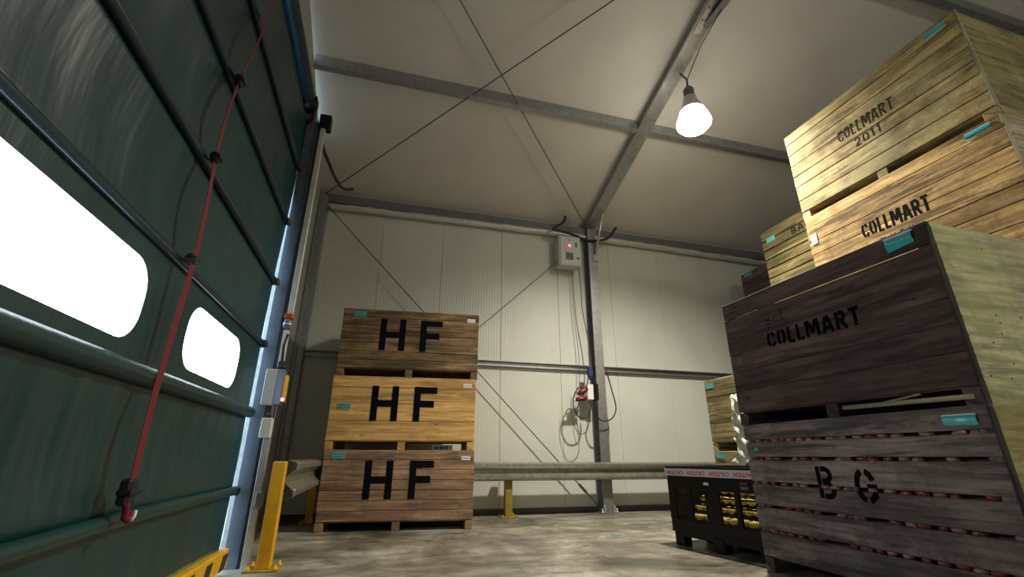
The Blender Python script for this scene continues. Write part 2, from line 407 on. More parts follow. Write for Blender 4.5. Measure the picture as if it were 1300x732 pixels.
def post(x, label):
    p = empty('wall_post', label, 'post', (x, YB - .13, 0))
    mb = MB(); h = roofz(YB - .1) - .02
    mb.box((-.085, -.11, .012), (.085, -.098, h)); mb.box((-.085, .098, .012), (.085, .11, h)); mb.box((-.005, -.098, .012), (.005, .098, h))
    mb.build('column_shaft', M['galv'], p)
    mb = MB(); mb.box((-.16, -.16, 0), (.16, .11, .014), bev=.003); mb.build('foot_plate', M['galvdark'], p)
    for sx in (-1, 1):
        mb = MB(); mb.box((sx * .085 - .02, -.15, .014), (sx * .085 + .02, -.11, .12), bev=.003); mb.build('bracket', M['galvlite'], p)
        mb = MB(); mb.lathe([(0, .06), (.013, .06), (.013, .015), (.028, .015), (.028, 0), (0, 0)], 8); mb.build('anchor_bolt', M['galvlite'], p, (sx * .13, -.135, .014))
    mb = MB()   # knee brace
    a = Vector((.05, -.10, h - .62)); c_ = Vector((.05, -.55, h + .14))
    mb.tube([a, c_], .028, 4); mb.box((.0, -.14, h - .70), (.09, -.10, h - .56), bev=.003)
    mb.build('knee_brace', M['galvlite'], p)
    return p
post(3.70, 'galvanised wall post between the cream wall panels with cables and foot plate')
post(8.70, 'wall post hidden by the stacked boxes on the right')
# corner post
m = MB(); m.box((XL + .01, YB - .22, 0), (XL + .10, YB - .02, 5.1)); m.box((XL + .01, YB - .45, 0), (XL + .03, YB - .22, 5.1))
cp = m.build('corner_post', M['galv']); tag(cp, 'grey steel corner post behind the door frame', 'post')
m = MB(); m.box((XL + .01, 5.5, 2.9), (XL + .07, 5.9, 3.05)); m.box((XL+.01, 5.4, 0), (XL + .06, 5.6, 4.9))
tag(m.build('trim_2', M['galv']), 'steel upright on the left wall', kind='structure')

# brace rods
def rod(name, a, c, label, r=.0085, turn=None):
    mb = MB(); mb.tube([a, c], r, 8); o = mb.build(name, M['cablegrey']); tag(o, label, 'brace rod')
    if turn is not None:
        a, c = Vector(a), Vector(c); p = a.lerp(c, turn); q = a.lerp(c, turn + .03)
        mb = MB(); mb.tube([p, p.lerp(q, .15), p.lerp(q, .85), q], .02, 8, radii=[.012, .022, .022, .012]); mb.build('turnbuckle', M['galvdark'], o)
    return o
zc = roofz(YB) - .02
rod('brace_rod', (-1.30, YB - .16, 4.99), (3.56, YB - .16, .10), 'thin steel rod falling from the left eave corner to the foot of the wall post', turn=.93)
rod('brace_rod', (3.56, YB - .19, 4.92), (-1.30, YB - .19, .30), 'thin steel rod running down left from the grey control box behind the wooden boxes', r=.006)
rod('brace_rod', (3.60, YB - .2, roofz(YB - .2) + .02), (-1.25, 2.35, roofz(2.35) + .02), 'roof brace rod running from the post top up left across the ceiling')
rod('brace_rod', (-1.30, YB - .15, roofz(YB - .15) + .0), (3.60, 2.45, roofz(2.45) + .0), 'roof brace rod running from the left eave corner up right across the ceiling')

# ---------------------------------------------------------------- lamp
LX, LY = 3.80, 4.30
lamp = empty('high_bay_lamp', 'round lit high bay lamp hanging under the roof rafter', 'lamp', (LX, LY, 5.20))
mb = MB(); mb.lathe([(.165, .195), (.172, .195), (.165, .22), (.12, .32), (.095, .38), (.09, .44), (.0, .44)], 40)
mb.lathe([(.165, .195), (.155, .22), (.11, .31), (.0, .35)], 40)
mb.build('reflector', simple('lamp_reflector', (.62, .62, .60), .4, .3), lamp)
mb = MB(); mb.lathe([(.16, .20), (.205, .09), (.232, .0), (.225, -.03), (.18, -.085), (.10, -.12), (.0, -.13)], 36); gl = mb.build('glass_dome', M['lampglass'], lamp); gl.visible_shadow = True
mb = MB(); mb.lathe([(0, .44), (.07, .44), (.075, .58), (.05, .62), (0, .62)], 20); mb.build('ballast_housing', M['galvdark'], lamp)
mb = MB(); mb.tube([(0, 0, .61), (0, 0, .78), (-.07, 0, .84), (-.10, 0, .86)], .012, 8); mb.tube([(0, .03, .61), (.03, .03, .80), (-.03, -.4, .98), (-.03, -1.0, 1.17)], .006, 6)
mb.build('hanging_hook', M['black'], lamp)

def area_light(name, loc, power, col, size, rot=(0, 0, 0), shape='DISK', spread=PI):
    l = bpy.data.lights.new(name, 'AREA'); l.shape = shape; l.size = size; l.energy = power; l.color = col; l.spread = spread
    o = bpy.data.objects.new(name, l); link(o); o.location = loc; o.rotation_euler = rot; return o
def spot_light(name, loc, power, col, r, ang=165, blend=.75):
    l = bpy.data.lights.new(name, 'SPOT'); l.energy = power; l.color = col; l.shadow_soft_size = r; l.spot_size = math.radians(ang); l.spot_blend = blend
    o = bpy.data.objects.new(name, l); link(o); o.location = loc; return o
def point_light(name, loc, power, col, r):
    l = bpy.data.lights.new(name, 'POINT'); l.energy = power; l.color = col; l.shadow_soft_size = r
    o = bpy.data.objects.new(name, l); link(o); o.location = loc; return o
LC = (1.0, .94, .81)
spot_light('lamp_light', (LX, LY, 4.98), 1080, LC, .09, 160, 1.0)
# the hall's other lamps, behind the camera
for i, (x, y, z, p) in enumerate(((5.2, -2.4, 5.0, 330),)):
    l2 = empty('high_bay_lamp', ('round high bay lamp hanging behind the camera on the far roof slope', 'round high bay lamp hanging beyond the right-hand boxes')[i], 'lamp', (x, y, z))
    for src in [o for o in bpy.data.objects if o.parent == lamp]:
        c = src.copy(); COL.objects.link(c); c.parent = l2
    spot_light('lamp_light', (x, y, z - .22), p, LC, .09); point_light('lamp_glow', (x, y, z - .25), 90, LC, .09)

# ---------------------------------------------------------------- fast door (curtain plane)
XD = -1.12
door = empty('door_1', 'green vinyl fast-action door with wind bars and clear windows', None, (XD, 0, 0), kind='structure')
Y0, Y1 = .2, 4.55
def YE(z): return 4.545 + (0 if z > .5 else -.12 * (.5 - z)) + (.10 * max(0, z - 2.3))
ZB = [.16, .583, 1.21, 1.82, 2.43, 3.08, 3.74, 4.40]
wins = [(.95, 2.41, 1.325, 1.70), (2.94, 4.00, 1.325, 1.70)]
m = MB(); bm = m.bm
def rrect(y0, y1, z0, z1, r, n=6):
    P = []
    for (cy, cz, a0) in ((y1 - r, z1 - r, 0), (y0 + r, z1 - r, PI / 2), (y0 + r, z0 + r, PI), (y1 - r, z0 + r, 1.5 * PI)):
        for k in range(n + 1):
            a = a0 + PI / 2 * k / n; P.append((cy + r * math.cos(a), cz + r * math.sin(a)))
    return P
def bulge(y, z, i):
    z0, z1 = ZB[i], ZB[i + 1]; t = (z - z0) / (z1 - z0); s_ = math.sin(PI * t)
    amp = [.02, .03, 0, .03, .035, .035, .035][i]
    w = 0
    if i == 1: w = .006 * math.sin(y * 23 + 2 * math.sin(y * 3.1)) * (.5 + t) + .004 * math.sin(y * 51 + z * 3)
    elif i != 2: w = .003 * math.sin(y * 17 + z * 2)
    ef = 1 - min(1, max(0, (y - 3.6) / .9)) ** 2
    return (-amp * s_ + w * s_) * ef
for i in range(len(ZB) - 1):
    if i == 2:
        es = []
        outer = [(Y0 + (Y1 - Y0) * k / 40, ZB[2]) for k in range(41)] + [(Y1 - (Y1 - Y0) * k / 40, ZB[3]) for k in range(41)]
        for loop in [outer] + [rrect(*w, .15) for w in wins]:
            vs = [bm.verts.new((0, p[0], p[1])) for p in loop]
            es += [bm.edges.new((vs[k], vs[(k + 1) % len(vs)])) for k in range(len(vs))]
        bmesh.ops.triangle_fill(bm, use_beauty=True, edges=es)
    else:
        ny, nz = 200, 10; G = []
        for a in range(ny + 1):
            y = Y0 + (Y1 - Y0) * a / ny
            G.append([bm.verts.new((bulge(y, ZB[i] + (ZB[i + 1] - ZB[i]) * c / nz, i), Y0 + (YE(ZB[i] + (ZB[i + 1] - ZB[i]) * c / nz) + .005 * math.sin((ZB[i] + (ZB[i + 1] - ZB[i]) * c / nz) * 9) - Y0) * a / ny, ZB[i] + (ZB[i + 1] - ZB[i]) * c / nz)) for c in range(nz + 1)])
        for a in range(ny):
            for c in range(nz):
                f = bm.faces.new((G[a][c], G[a + 1][c], G[a + 1][c + 1], G[a][c + 1])); f.smooth = True
cur = m.build('door_curtain', M['curtain'], door)
sol = cur.modifiers.new('thick', 'SOLIDIFY'); sol.thickness = .003
for w in wins:
    m = MB(); y0, y1, z0, z1 = w
    P = rrect(y0 - .01, y1 + .01, z0 - .01, z1 + .01, .155, 8)
    m.prism(P, 0, -.006, -.003); tag(m.build('window_pane', M['pane'], door), 'bright clear window in the curtain')
tubes = [(.583, .034, 'curtain'), (1.21, .046, 'curtain'), (1.82, .024, 'drum'), (2.43, .026, 'drum'), (3.08, .026, 'drum'), (3.74, .026, 'drum')]
for z, r, mt in tubes:
    m = MB(); n = 60
    def sag(y, z=z): return (-.03 * math.exp(-((y - 1.7) / .8) ** 2) if abs(z - .583) < .01 else 0)
    m.tube([(.012, Y0 - .03 + (Y1 + .06 - Y0) * k / n, z + sag(Y0 + (Y1 - Y0) * k / n)) for k in range(n + 1)], r, 14)
    o = m.build('wind_bar', M[mt], door)
    m = MB(); m.box((-.03, Y1 - .01, z - .035), (.05, Y1 + .05, z + .035), bev=.012); m.tube([(.03, Y1 - .06, z), (.03, Y1 + .09, z)], .014, 8)
    m.build('end_clip', M['black'], o)
# hazard striped bottom bar
m = MB(); m.box((.02, Y0, .04), (.085, 4.46, .185), bev=.012)
m.box((.015, Y0, .02), (.05, 4.5, .05), bev=.005)
bb = m.build('bottom_bar', M['yellow'], door)
m = MB(); y = .3; 
while y < 4.3:
    m.bm.verts.ensure_lookup_table()
    m.prism([(.0865, 0), (.0865, 0.0001), (.0885, 0.0001), (.0885, 0)], 1, y, y + .001) if False else None
    a = [(y, .055), (y + .13, .055), (y + .19, .155), (y + .06, .155)]
    m.prism(a, 0, .0855, .088); y += .36
m.build('hazard_stripe', simple('stripe_dark', (.03, .028, .02), .6), bb)
# guide frame (right) and left, header roller
def guide(y0, s):
    g = MB()
    a, c_ = (y0, y0 + .16) if s > 0 else (y0 - .16, y0)
    g.box((.004, a, 0), (.105, c_, 4.42), bev=.003)                 # visible face box
    g.box((.107, a - .012 * s, 0), (.116, c_, 4.44), bev=.002); g.box((.116, a + .02 * s if s > 0 else a, 0), (.155, c_, 4.42))
    return g.build('door_guide', M['alu'], door)
guide(4.66, 1); guide(.14, -1)
m = MB()
A = [m.bm.verts.new(p) for p in ((.155, 4.82, 0), (.165, 4.82, 0), (-.21, 6.06, 0), (-.225, 6.06, 0), (.155, 4.82, 4.5), (.165, 4.82, 4.5), (-.21, 6.06, 4.5), (-.225, 6.06, 4.5))]
for f in ((0, 1, 2, 3), (4, 5, 6, 7), (0, 1, 5, 4), (1, 2, 6, 5), (2, 3, 7, 6), (3, 0, 4, 7)): m.bm.faces.new([A[i] for i in f])
m.build('added_light_blocker', M['drum'], door)  # unseen slanted panel, added to stop daylight leaking in behind the guide
# top roller and housing
m = MB(); m.tube([(.0, .1, 4.62), (.0, 4.50, 4.62)], .075, 24); ro = m.build('top_roller', M['drum'], door)
m = MB(); m.tube([(.0, 4.50, 4.62), (.0, 4.56, 4.62), (.0, 4.56, 4.62), (.0, 4.66, 4.62)], .1, 16, radii=[.03, .03, .09, .09]); m.box((-.1, 4.66, 4.38), (.06, 4.80, 4.78), bev=.01); m.tube([(.0, 4.6, 4.48), (.0, 4.69, 4.40)], .05, 10)
m.build('roller_bearing', M['blackplastic'], door)
m = MB(); m.box((-.20, .0, 4.40), (-.12, 4.9, 5.05)); m.build('header_beam', M['drum'], door)

# mounted things on the guide
m = MB(); m.box((-1.33, 6.1, 5.28), (-1.2, 6.16, 5.36), bev=.004); tag(m.build('wall_bracket', M['galvdark']), 'small steel bracket on the gable wall above the door corner', 'bracket')
def guide_item(name, label, cat, shapes):
    e_ = empty(name, label, cat, (XD, 4.66, 0)); 
    for (pn, lo, hi, mt) in shapes:
        mb = MB(); mb.box(lo, hi, bev=.004); mb.build(pn, M[mt], e_)
    return e_
# white light-curtain strip: profile + cover
ls = empty('light_barrier_strip', 'tall cream sensor strip on the right side of the door frame', 'sensor strip', (XD + .16, 4.66, 0))
mb = MB(); mb.box((-.005, -.02, 2.14), (.045, .03, 4.33), bev=.003); mb.build('upper_profile', M['white'], ls)
mb = MB(); mb.box((-.015, -.025, .0), (.04, .03, 1.0), bev=.003); mb.build('lower_profile', M['galvlite'], ls)
mb = MB(); mb.box((-.01, -.02, 1.62), (.035, .03, 1.98), bev=.003); mb.build('middle_profile', M['white'], ls)
mb = MB(); mb.box((-.03, -.03, 4.33), (.095, .07, 4.52), bev=.008); tag(mb.build('end_box', M['blackplastic'], ls), 'black box on top')
mb = MB(); mb.box((-.02, -.05, 2.09), (.055, .04, 2.135), bev=.004); tag(mb.build('clamp', M['orange'], ls), 'orange-red clamp')
mb = MB(); mb.box((.0, -.06, .44), (.075, .0, .58), bev=.02); mb.tube([(.04, -.07, .51), (.04, -.05, .51)], .02, 12); mb.build('bracket', M['galvdark'], ls)
db = empty('door_control_box', 'light grey door control box with blue-grey front on the door frame', 'control box', (XD + .175, 4.64, 1.28))
mb = MB(); mb.box((-.10, -.04, 0), (.0, .05, .32), bev=.006); mb.build('housing', M['panelgrey'], db)
mb = MB(); mb.box((.0, -.05, .0), (.06, .05, .32), bev=.008); mb.box((.004, -.055, .17), (.05, -.05, .175)); mb.build('front_cover', M['bluegrey'], db)
mb = MB(); mb.box((.061, -.04, .03), (.088, .04, .27), bev=.004); tag(mb.build('side_plate', M['yellow'], db), 'yellow side plate')
mb = MB(); mb.lathe([(0, 0), (.014, 0), (.010, -.01), (0, -.012)], 12); mb.build('status_light', M['glow'], db, (.075, -.045, .05), (PI / 2, 0, 0))
mb = MB(); mb.box((-.02, -.02, .33), (.05, .03, .40), bev=.01); mb.tube([(.01, 0, .40), (.0, 0, .55), (.02, 0, .66)], .012, 8); mb.build('cable_gland', M['black'], db)
cg = empty('cable_connector', 'round grey plug socket on the frame just below the orange clamp', 'connector', (XD + .175, 4.63, 1.99))
mb = MB(); mb.lathe([(0, 0), (.03, 0), (.036, .02), (.036, .06), (.028, .09), (0, .09)], 16); mb.build('plug_body', M['bluegrey'], cg)
mb = MB(); mb.lathe([(.037, .03), (.041, .03), (.041, .05), (.037, .05)], 16); mb.build('collar', M['galvlite'], cg)
wb_ = empty('junction_box', 'small white junction box on the door frame under the control box', 'junction box', (XD + .155, 4.64, 1.0))
mb = MB(); mb.box((-.045, -.04, 0), (.045, .03, .17), bev=.008); mb.build('housing', M['white'], wb_)
mb = MB(); mb.lathe([(0, .17), (.022, .17), (.022, .20), (.014, .225), (0, .225)], 12); mb.tube([(0, 0, .22), (.0, .0, .27)], .01, 8); mb.build('cable_gland', M['black'], wb_)

# red strap with buckles
def strap_y(z): return 2.58 + .03 * math.sin((z - .6) * 2) + (max(0, z - 2.4) ** 1.5) * .11
st = empty('door_strap', 'long red webbing strap hanging down the green door curtain', 'strap', (XD + .075, 0, 0))
mb = MB(); zs = [4.45 - (4.45 - .72) * k / 60 for k in range(61)]
prev = None
for k, z in enumerate(zs):
    y = strap_y(z); xo = .01 * math.sin(z * 4); tw = .25 * math.sin(z * 1.3)
    w = .021
    q = []
    for (du, dn) in ((-w, -.0015), (w, -.0015), (w, .0015), (-w, .0015)):
        q.append(mb.bm.verts.new((xo + dn * math.cos(tw) + du * math.sin(tw), y + du * math.cos(tw) - dn * math.sin(tw), z)))
    if prev:
        for j in range(4): mb.bm.faces.new((prev[j], prev[(j + 1) % 4], q[(j + 1) % 4], q[j]))
    else: mb.bm.faces.new(q)
    prev = q
mb.bm.faces.new(prev[::-1])
mb.build('webbing', M['strap'], st)
for z, s_ in ((3.05, .9), (2.45, .75), (1.83, .7), (.70, 1.25)):
    mb = MB(); y = strap_y(z)
    mb.box((-.03, y - .032 * s_, z - .045 * s_), (.018, y + .032 * s_, z + .045 * s_), bev=.012); mb.box((-.03, y - .04 * s_, z - .012), (.03, y + .04 * s_, z + .012), bev=.005)
    mb.build('buckle', M['black'], st)
mb = MB()
pts = [(.01 + .0 * k, 2.56 + .02 * math.sin(k * .5), .66 - .016 * k) for k in range(5)]
mb.tube(pts + [(.02, 2.585, .585), (.02, 2.60, .60), (.02, 2.60, .62)], .014, 8); mb.build('loose_end', M['strap'], st)
mb = MB(); mb.tube([(.034, 2.59, .585), (.036, 2.605, .60), (.036, 2.605, .625)], .008, 6); tag(mb.build('end_tab', M['card'], st), 'white tab at the strap end')

# ---------------------------------------------------------------- guard rails
def wprof(h, d=.07, t=.006):
    zs = [(-.5, .0), (-.44, .85), (-.40, 1), (-.28, 1), (-.08, .1), (.08, .1), (.28, 1), (.40, 1), (.44, .85), (.5, 0)]
    out = [(dd * d, z * h) for z, dd in zs]; back = [(x - t, z) for x, z in out[::-1]]
    return out, back
M['dirtyshadedyellow'] = simple('dirty_shaded_yellow_paint', (.42, .30, .03), .6, noise=.5, nscale=9)  # dirt, plus the rail's shade put into the back post's colour
def yellow_post(name, label, loc, w, h, rz=0, slope=0.0, ym='yellow'):
    p = empty(name, label, 'guard post', loc, rz, 'yellow steel guard rail posts' if False else None)
    mb = MB(); mb.prism([(-w / 2, .012), (w / 2, .012), (w / 2, h - slope), (-w / 2, h)], 1, -w / 2, w / 2); 
    o = mb.build('post_shaft', M[ym], p); bv = o.modifiers.new('b', 'BEVEL'); bv.width = .008; bv.segments = 2
    mb = MB(); mb.box((-w * 1.25, -w * 1.1, 0), (w * 1.25, w * 1.1, .012), bev=.003); mb.build('base_plate', M['dirtyshadedyellow'], p)
    for sx in (-1, 1):
        for sy in (-1, 1):
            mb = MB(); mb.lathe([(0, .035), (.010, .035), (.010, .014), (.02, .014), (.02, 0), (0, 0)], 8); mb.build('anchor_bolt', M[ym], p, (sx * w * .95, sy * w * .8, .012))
    return p
yellow_post('guard_post', 'yellow steel guard post standing in front of the door frame', (-.792, 4.58, 0), .105, .81)
yellow_post('guard_post', 'yellow guard post under the rail on the back wall', (1.99, 7.40, 0), .11, .74, ym='dirtyshadedyellow')
yellow_post('guard_post', 'yellow guard post behind the black plastic bin', (6.0, 7.40, 0), .11, .74)
gr = empty('guard_rail', 'long corrugated steel guard rail along the back wall', 'guard rail', (0, 7.34, .64))
out, back = wprof(.27, .085)
mb = MB(); poly = [(-x, z) for x, z in out + back]; mb.prism(poly, 0, 1.35, 1.66); mb.build('rail_section', M['rail'], gr)
mb = MB(); poly = [(-x - .006, z) for x, z in out + back]; mb.prism(poly, 0, 1.62, 6.85); mb.build('rail_section', M['rail'], gr)
for x in (1.68, 1.9, 1.98, 4.0, 5.98):
    for z in (-.085, .085):
        mb = MB(); mb.lathe([(0, 0), (.014, 0), (.012, .01), (0, .013)], 8); mb.build('bolt', M['galvlite'], gr, (x, -.078, z), (PI / 2, 0, 0))
gl_ = empty('guard_rail', 'short corrugated steel guard rail running back from the yellow post by the door', 'guard rail', (-.738, 4.60, .66))
out, back = wprof(.32, .08)
mb = MB(); poly = [(x, z) for x, z in out + back]; mb.prism(poly, 1, 0, 2.85); mb.build('rail_section', M['rail'], gl_)
for z in (-.085, .085):
    mb = MB(); mb.lathe([(0, 0), (.014, 0), (.012, .01), (0, .013)], 8); mb.build('bolt', M['galvlite'], gl_, (.07, .06, z), (0, PI / 2, 0))
yellow_post('guard_post', 'yellow guard post at the far end of the short rail behind the wooden boxes', (-.80, 7.3, 0), .10, .80)

# ---------------------------------------------------------------- stencil font
def arc(cx, cy, rx, ry, a0, a1, n=10):
    return [(cx + rx * math.cos(math.radians(a0 + (a1 - a0) * k / n)), cy + ry * math.sin(math.radians(a0 + (a1 - a0) * k / n))) for k in range(n + 1)]
GL = {   # strokes in a 0..0.62 x 0..1 cell
 'C': (.58, [arc(.30, .5, .23, .43, 80, 24), arc(.30, .5, .23, .43, 108, 252), arc(.30, .5, .23, .43, 280, 336)]),
 'G': (.62, [arc(.30, .5, .24, .42, 80, 22), arc(.30, .5, .24, .42, 104, 256), arc(.30, .5, .24, .42, 280, 318) + [(.52, .20), (.52, .40)], [(.34, .47), (.62, .47)]]),
 'O': (.60, [arc(.30, .5, .22, .43, 105, 255), arc(.30, .5, .22, .43, 75, -75)]),
 '0': (.60, [arc(.30, .5, .22, .43, 105, 255), arc(.30, .5, .22, .43, 75, -75)]),
 'L': (.46, [[(.09, 0), (.09, 1)], [(.20, .07), (.46, .07)]]),
 'M': (.84, [[(.08, 0), (.08, 1)], [(.16, .98), (.40, .25)], [(.66, .98), (.44, .25)], [(.76, 0), (.76, 1)]]),
 'A': (.66, [[(.06, 0), (.28, .98)], [(.60, 0), (.38, .98)], [(.22, .30), (.44, .30)]]),
 'R': (.62, [[(.09, 0), (.09, 1)], [(.20, .93)] + arc(.34, .72, .17, .21, 90, -90, 6) + [(.20, .51)], [(.30, .46), (.56, 0)]]),
 'T': (.56, [[(0, .93), (.56, .93)], [(.28, 0), (.28, .82)]]),
 'B': (.62, [[(.09, 0), (.09, 1)], [(.20, .93)] + arc(.34, .74, .17, .19, 90, -90, 6) + [(.20, .55)], [(.20, .45)] + arc(.36, .26, .19, .19, 90, -90, 6) + [(.20, .07)]]),
 '2': (.58, [arc(.28, .70, .21, .23, 165, 95, 5), arc(.28, .70, .21, .23, 78, -40, 8) + [(.08, .10)], [(.06, .07), (.54, .07)]]),
 '1': (.40, [[(.20, 0), (.20, 1)], [(.04, .78), (.14, .90)]]),
 'I': (.22, [[(.11, 0), (.11, 1)]]),
 'H': (.76, [[(.10, 0), (.10, 1)], [(.66, 0), (.66, 1)], [(.10, .49), (.66, .49)]]),
 'F': (.66, [[(.10, 0), (.10, 1)], [(.10, .90), (.66, .90)], [(.10, .50), (.58, .50)]]),
}
def text_mesh(txt, x0, x1, z0, z1, t, skew=0.0, cuts=(), slope=0.0, gapf=.16):
    """stencil letters as thin slabs in local x-z, facing -y"""
    widths = [GL[ch][0] for ch in txt]; tot = sum(widths) + gapf * (len(txt) - 1)
    sx = (x1 - x0) / tot; H = z1 - z0; mb = MB(); cx = 0
    for ch in txt:
        w, strokes = GL[ch]
        for si, s_ in enumerate(strokes):
            P = [Vector((x0 + (cx + p[0]) * sx, z0 + p[1] * H)) for p in s_]
            for v in P: v.y += slope * (v.x - x0)
            n = len(P); Lf, Rt = [], []
            for i in range(n):
                d = (P[min(i + 1, n - 1)] - P[max(i - 1, 0)]).normalized(); nn_ = Vector((-d.y, d.x)) * t / 2
                Lf.append(P[i] + nn_); Rt.append(P[i] - nn_)
            dy = .0001 * si
            for i in range(n - 1):
                A = [mb.bm.verts.new((p.x, -dy, p.y)) for p in (Lf[i], Lf[i + 1], Rt[i + 1], Rt[i])]
                mb.bm.faces.new(A)
        cx += w + gapf
    bmesh.ops.remove_doubles(mb.bm, verts=mb.bm.verts, dist=1e-5)
    for (c0, c1) in cuts:
        for zc_ in (c0, c1):
            bmesh.ops.bisect_plane(mb.bm, geom=mb.bm.verts[:] + mb.bm.edges[:] + mb.bm.faces[:], plane_co=(0, 0, zc_), plane_no=(0, 0, 1))
        dead = [f for f in mb.bm.faces if c0 < f.calc_center_median().z < c1]
        bmesh.ops.delete(mb.bm, geom=dead, context='FACES')
    return mb

# ---------------------------------------------------------------- crates
def crate(label, loc, rz, W, D, H, wf, ws, boards, gap=.0045, foot=.10, sboards=None, sgap=.003, group=None, jit=.002, wob=.0, wend=None, lid=False, cat='crate', bearerw=.095, btop=None, gap1=None):
    c = empty('wooden_crate', label, cat, (loc[0], loc[1], loc[2] + .0015 * round(loc[2])), rz, group)
    z0 = foot + .012; hb = H - z0
    tot = sum(boards); n = len(boards); usable = hb - gap * (n - 1)
    def panel(bs, x0, x1, y0, y1, g, grain, hb0=z0):
        mb = MB(); z = H; us = hb - g * (len(bs) - 1); tt = sum(bs)
        for i, b_ in enumerate(bs):
            h = us * b_ / tt
            mb.box((x0, y0, z - h), (x1, y1, z), grain=grain, bev=.0055, jit=jit); z -= h + (gap1 if (gap1 and i == 0 and g == gap) else g)
        return mb
    t = .022
    f = panel(boards, 0, W, 0, t, gap, 0).build('front_panel', wf, c)
    panel(boards, 0, W, D - t, D, gap, 0).build('back_panel', wf, c)
    sb = sboards or boards
    panel(sb, 0, t, t + .002, D - t - .002, sgap, 1).build('side_panel', ws, c)
    panel(sb, W - t, W, t + .002, D - t - .002, sgap, 1).build('side_panel', ws, c)
    for (x, y) in ((t, t + .001), (W - t - .06, t + .001), (t, D - t - .061), (W - t - .06, D - t - .061)):
        mb = MB(); mb.box((x, y, z0), (x + .06, y + .06, H - .03), grain=2); mb.build('corner_post', wf, c)
    if gap > .01:
        mb = MB(); mb.box((W / 2 - .04, t + .001, z0), (W / 2 + .04, t + .02, H - .03), grain=2); mb.build('centre_batten', wf, c)
    mb = MB()
    for k in range(8):
        y = t + .002 + k * (D - 2 * t) / 8; mb.box((t, y, foot + .0), (W - t, y + (D - 2 * t) / 8 - .006, foot + .02), grain=0)
    mb.build('base_deck', wf, c)
    for x in (.0, W / 2 - bearerw / 2, W - bearerw):
        mb = MB(); mb.box((x, .004, 0), (x + bearerw, D - .004, foot), grain=1, bev=.003); mb.build('bearer', wf, c)
    for z in ():
        pass
    c['_W'] = W
    del c['_W']
    return c
def edge_strip(c, W, H, mat, z0=.11, w=.03):
    mb = MB(); mb.box((W - .004, -.002, z0), (W + .010, w, H - .004), grain=2, bev=.003); mb.box((W - .002, w + .002, z0), (W + .004, w + .014, H - .02), grain=2)
    sp_o = [o for o in c.children if o.name.startswith('side_panel')][-1]
    m2 = MB(); m2.box((W - .001, w + .016, 0), (W + .005, 1.2, z0 + .02 if z0 > .05 else .13), grain=1, bev=.002); m2.build('side_skirt', sp_o.data.materials[0], c)
    return mb.build('edge_batten', mat, c)
def lettering(c, txt, x0, x1, z0, z1, t, mat, cuts=(), slope=0.0, gapf=.16, name='lettering'):
    mb = text_mesh(txt, x0, x1, z0, z1, t, cuts=cuts, slope=slope, gapf=gapf)
    o = mb.build(name, mat, c, (0, -.0022, 0)); return o
def label_card(c, x, z, w, h, mat, name='label_card', tilt=0, bend=.0, lift=.006):
    mb = MB(); n = 8
    G = []
    for i in range(n + 1):
        u = i / n
        G.append([mb.bm.verts.new((x + w * u + (z - z0_) * 0, -lift - bend * math.sin(PI * v), z0_ + tilt * (u - .5))) for v, z0_ in ((0, z - h), (.33, z - h * .67), (.67, z - h * .33), (1, z))])
    for i in range(n):
        for j in range(3): mb.bm.faces.new((G[i][j], G[i + 1][j], G[i + 1][j + 1], G[i][j + 1]))
    o = mb.build(name, mat, c)
    s_ = o.modifiers.new('t', 'SOLIDIFY'); s_.thickness = .0015
    return o
def card_lines(card, x, z, w, h, mat, n=3, lift=.0085, bend=0):
    mb = MB()
    for i in range(n):
        zz = z - h * (i + .7) / (n + .4); xx = x + w * .08
        while xx < x + w * .9:
            ww = random.uniform(.006, .02); mb.box((xx, -lift - bend, zz - h * .06), (min(xx + ww, x + w * .93), -lift - bend + .0006, zz + h * .06)); xx += ww + .005
    return mb.build('printed_lines', mat, card)

# --- HF stack
HW, HH, HD = 1.887, .931, 1.0
hx, hy, ht = -.645, 6.481, -.089
def hf(label, k, wf, dx=0, dth=0, cz=.0, teal=None, lets=None, dW=0):
    c = crate(label, (hx + dx, hy, k * HH), ht + dth, HW + dW, HD, HH, wf, wf, [1.0, 1.0, 1.05, .0 + 1.0, 1.0, .95, 1.0][:7] if k != 1 else [.9, 1.0, 1.6, 1.5], gap=.003, group=None)
    z1 = HH - .125; z0 = z1 - .45
    x0 = .275 * HW
    lettering(c, 'HF', .27 * HW, .725 * HW, z0, z1, .085, M['paint'], gapf=.42)
    for (x, z, w, h) in teal:
        k_ = label_card(c, x, z, w, h, M['teal'], tilt=.004); tag(k_, 'teal paper label'); card_lines(k_, x, z, w, h, M['ink'], 2)
    k_ = label_card(c, HW - .17, HH - .03 - .04, .115, .052, M['card']); tag(k_, 'white paper label'); card_lines(k_, HW - .17, HH - .07, .115, .052, M['ink'], 1)
    return c
hf('reddish-brown worn wooden crate marked HF, bottom of the three by the back wall', 0, W_hf3, teal=[(.10, HH - .03, .155, .075)])
hf('yellow fresh pine crate marked HF, middle of the three by the back wall', 1, W_hf2, teal=[(.11, HH - .36, .155, .075)], dx=-.01)
hf('brown weathered wooden crate marked HF, topmost of the three by the back wall', 2, W_hf1, teal=[(.15, HH - .04, .155, .072)], dx=.01)
for (x, y, k) in ((1.05, 6.62, 0),):
    cd = empty('paper_sheet', 'white paper sheet in the slot above the bottom crate marked HF', 'paper', (.70, 6.50, HH), ht)
    mb = MB(); mb.box((0, .12, 0), (.27, .123, .07)); mb.build('sheet', M['card'], cd)
    mb = MB(); xx = .03
    for w in (.03, .02, .035, .015, .03): mb.box((xx, .1185, .018), (xx + w, .1198, .05)); xx += w + .012
    mb.build('printed_lines', M['ink'], cd)

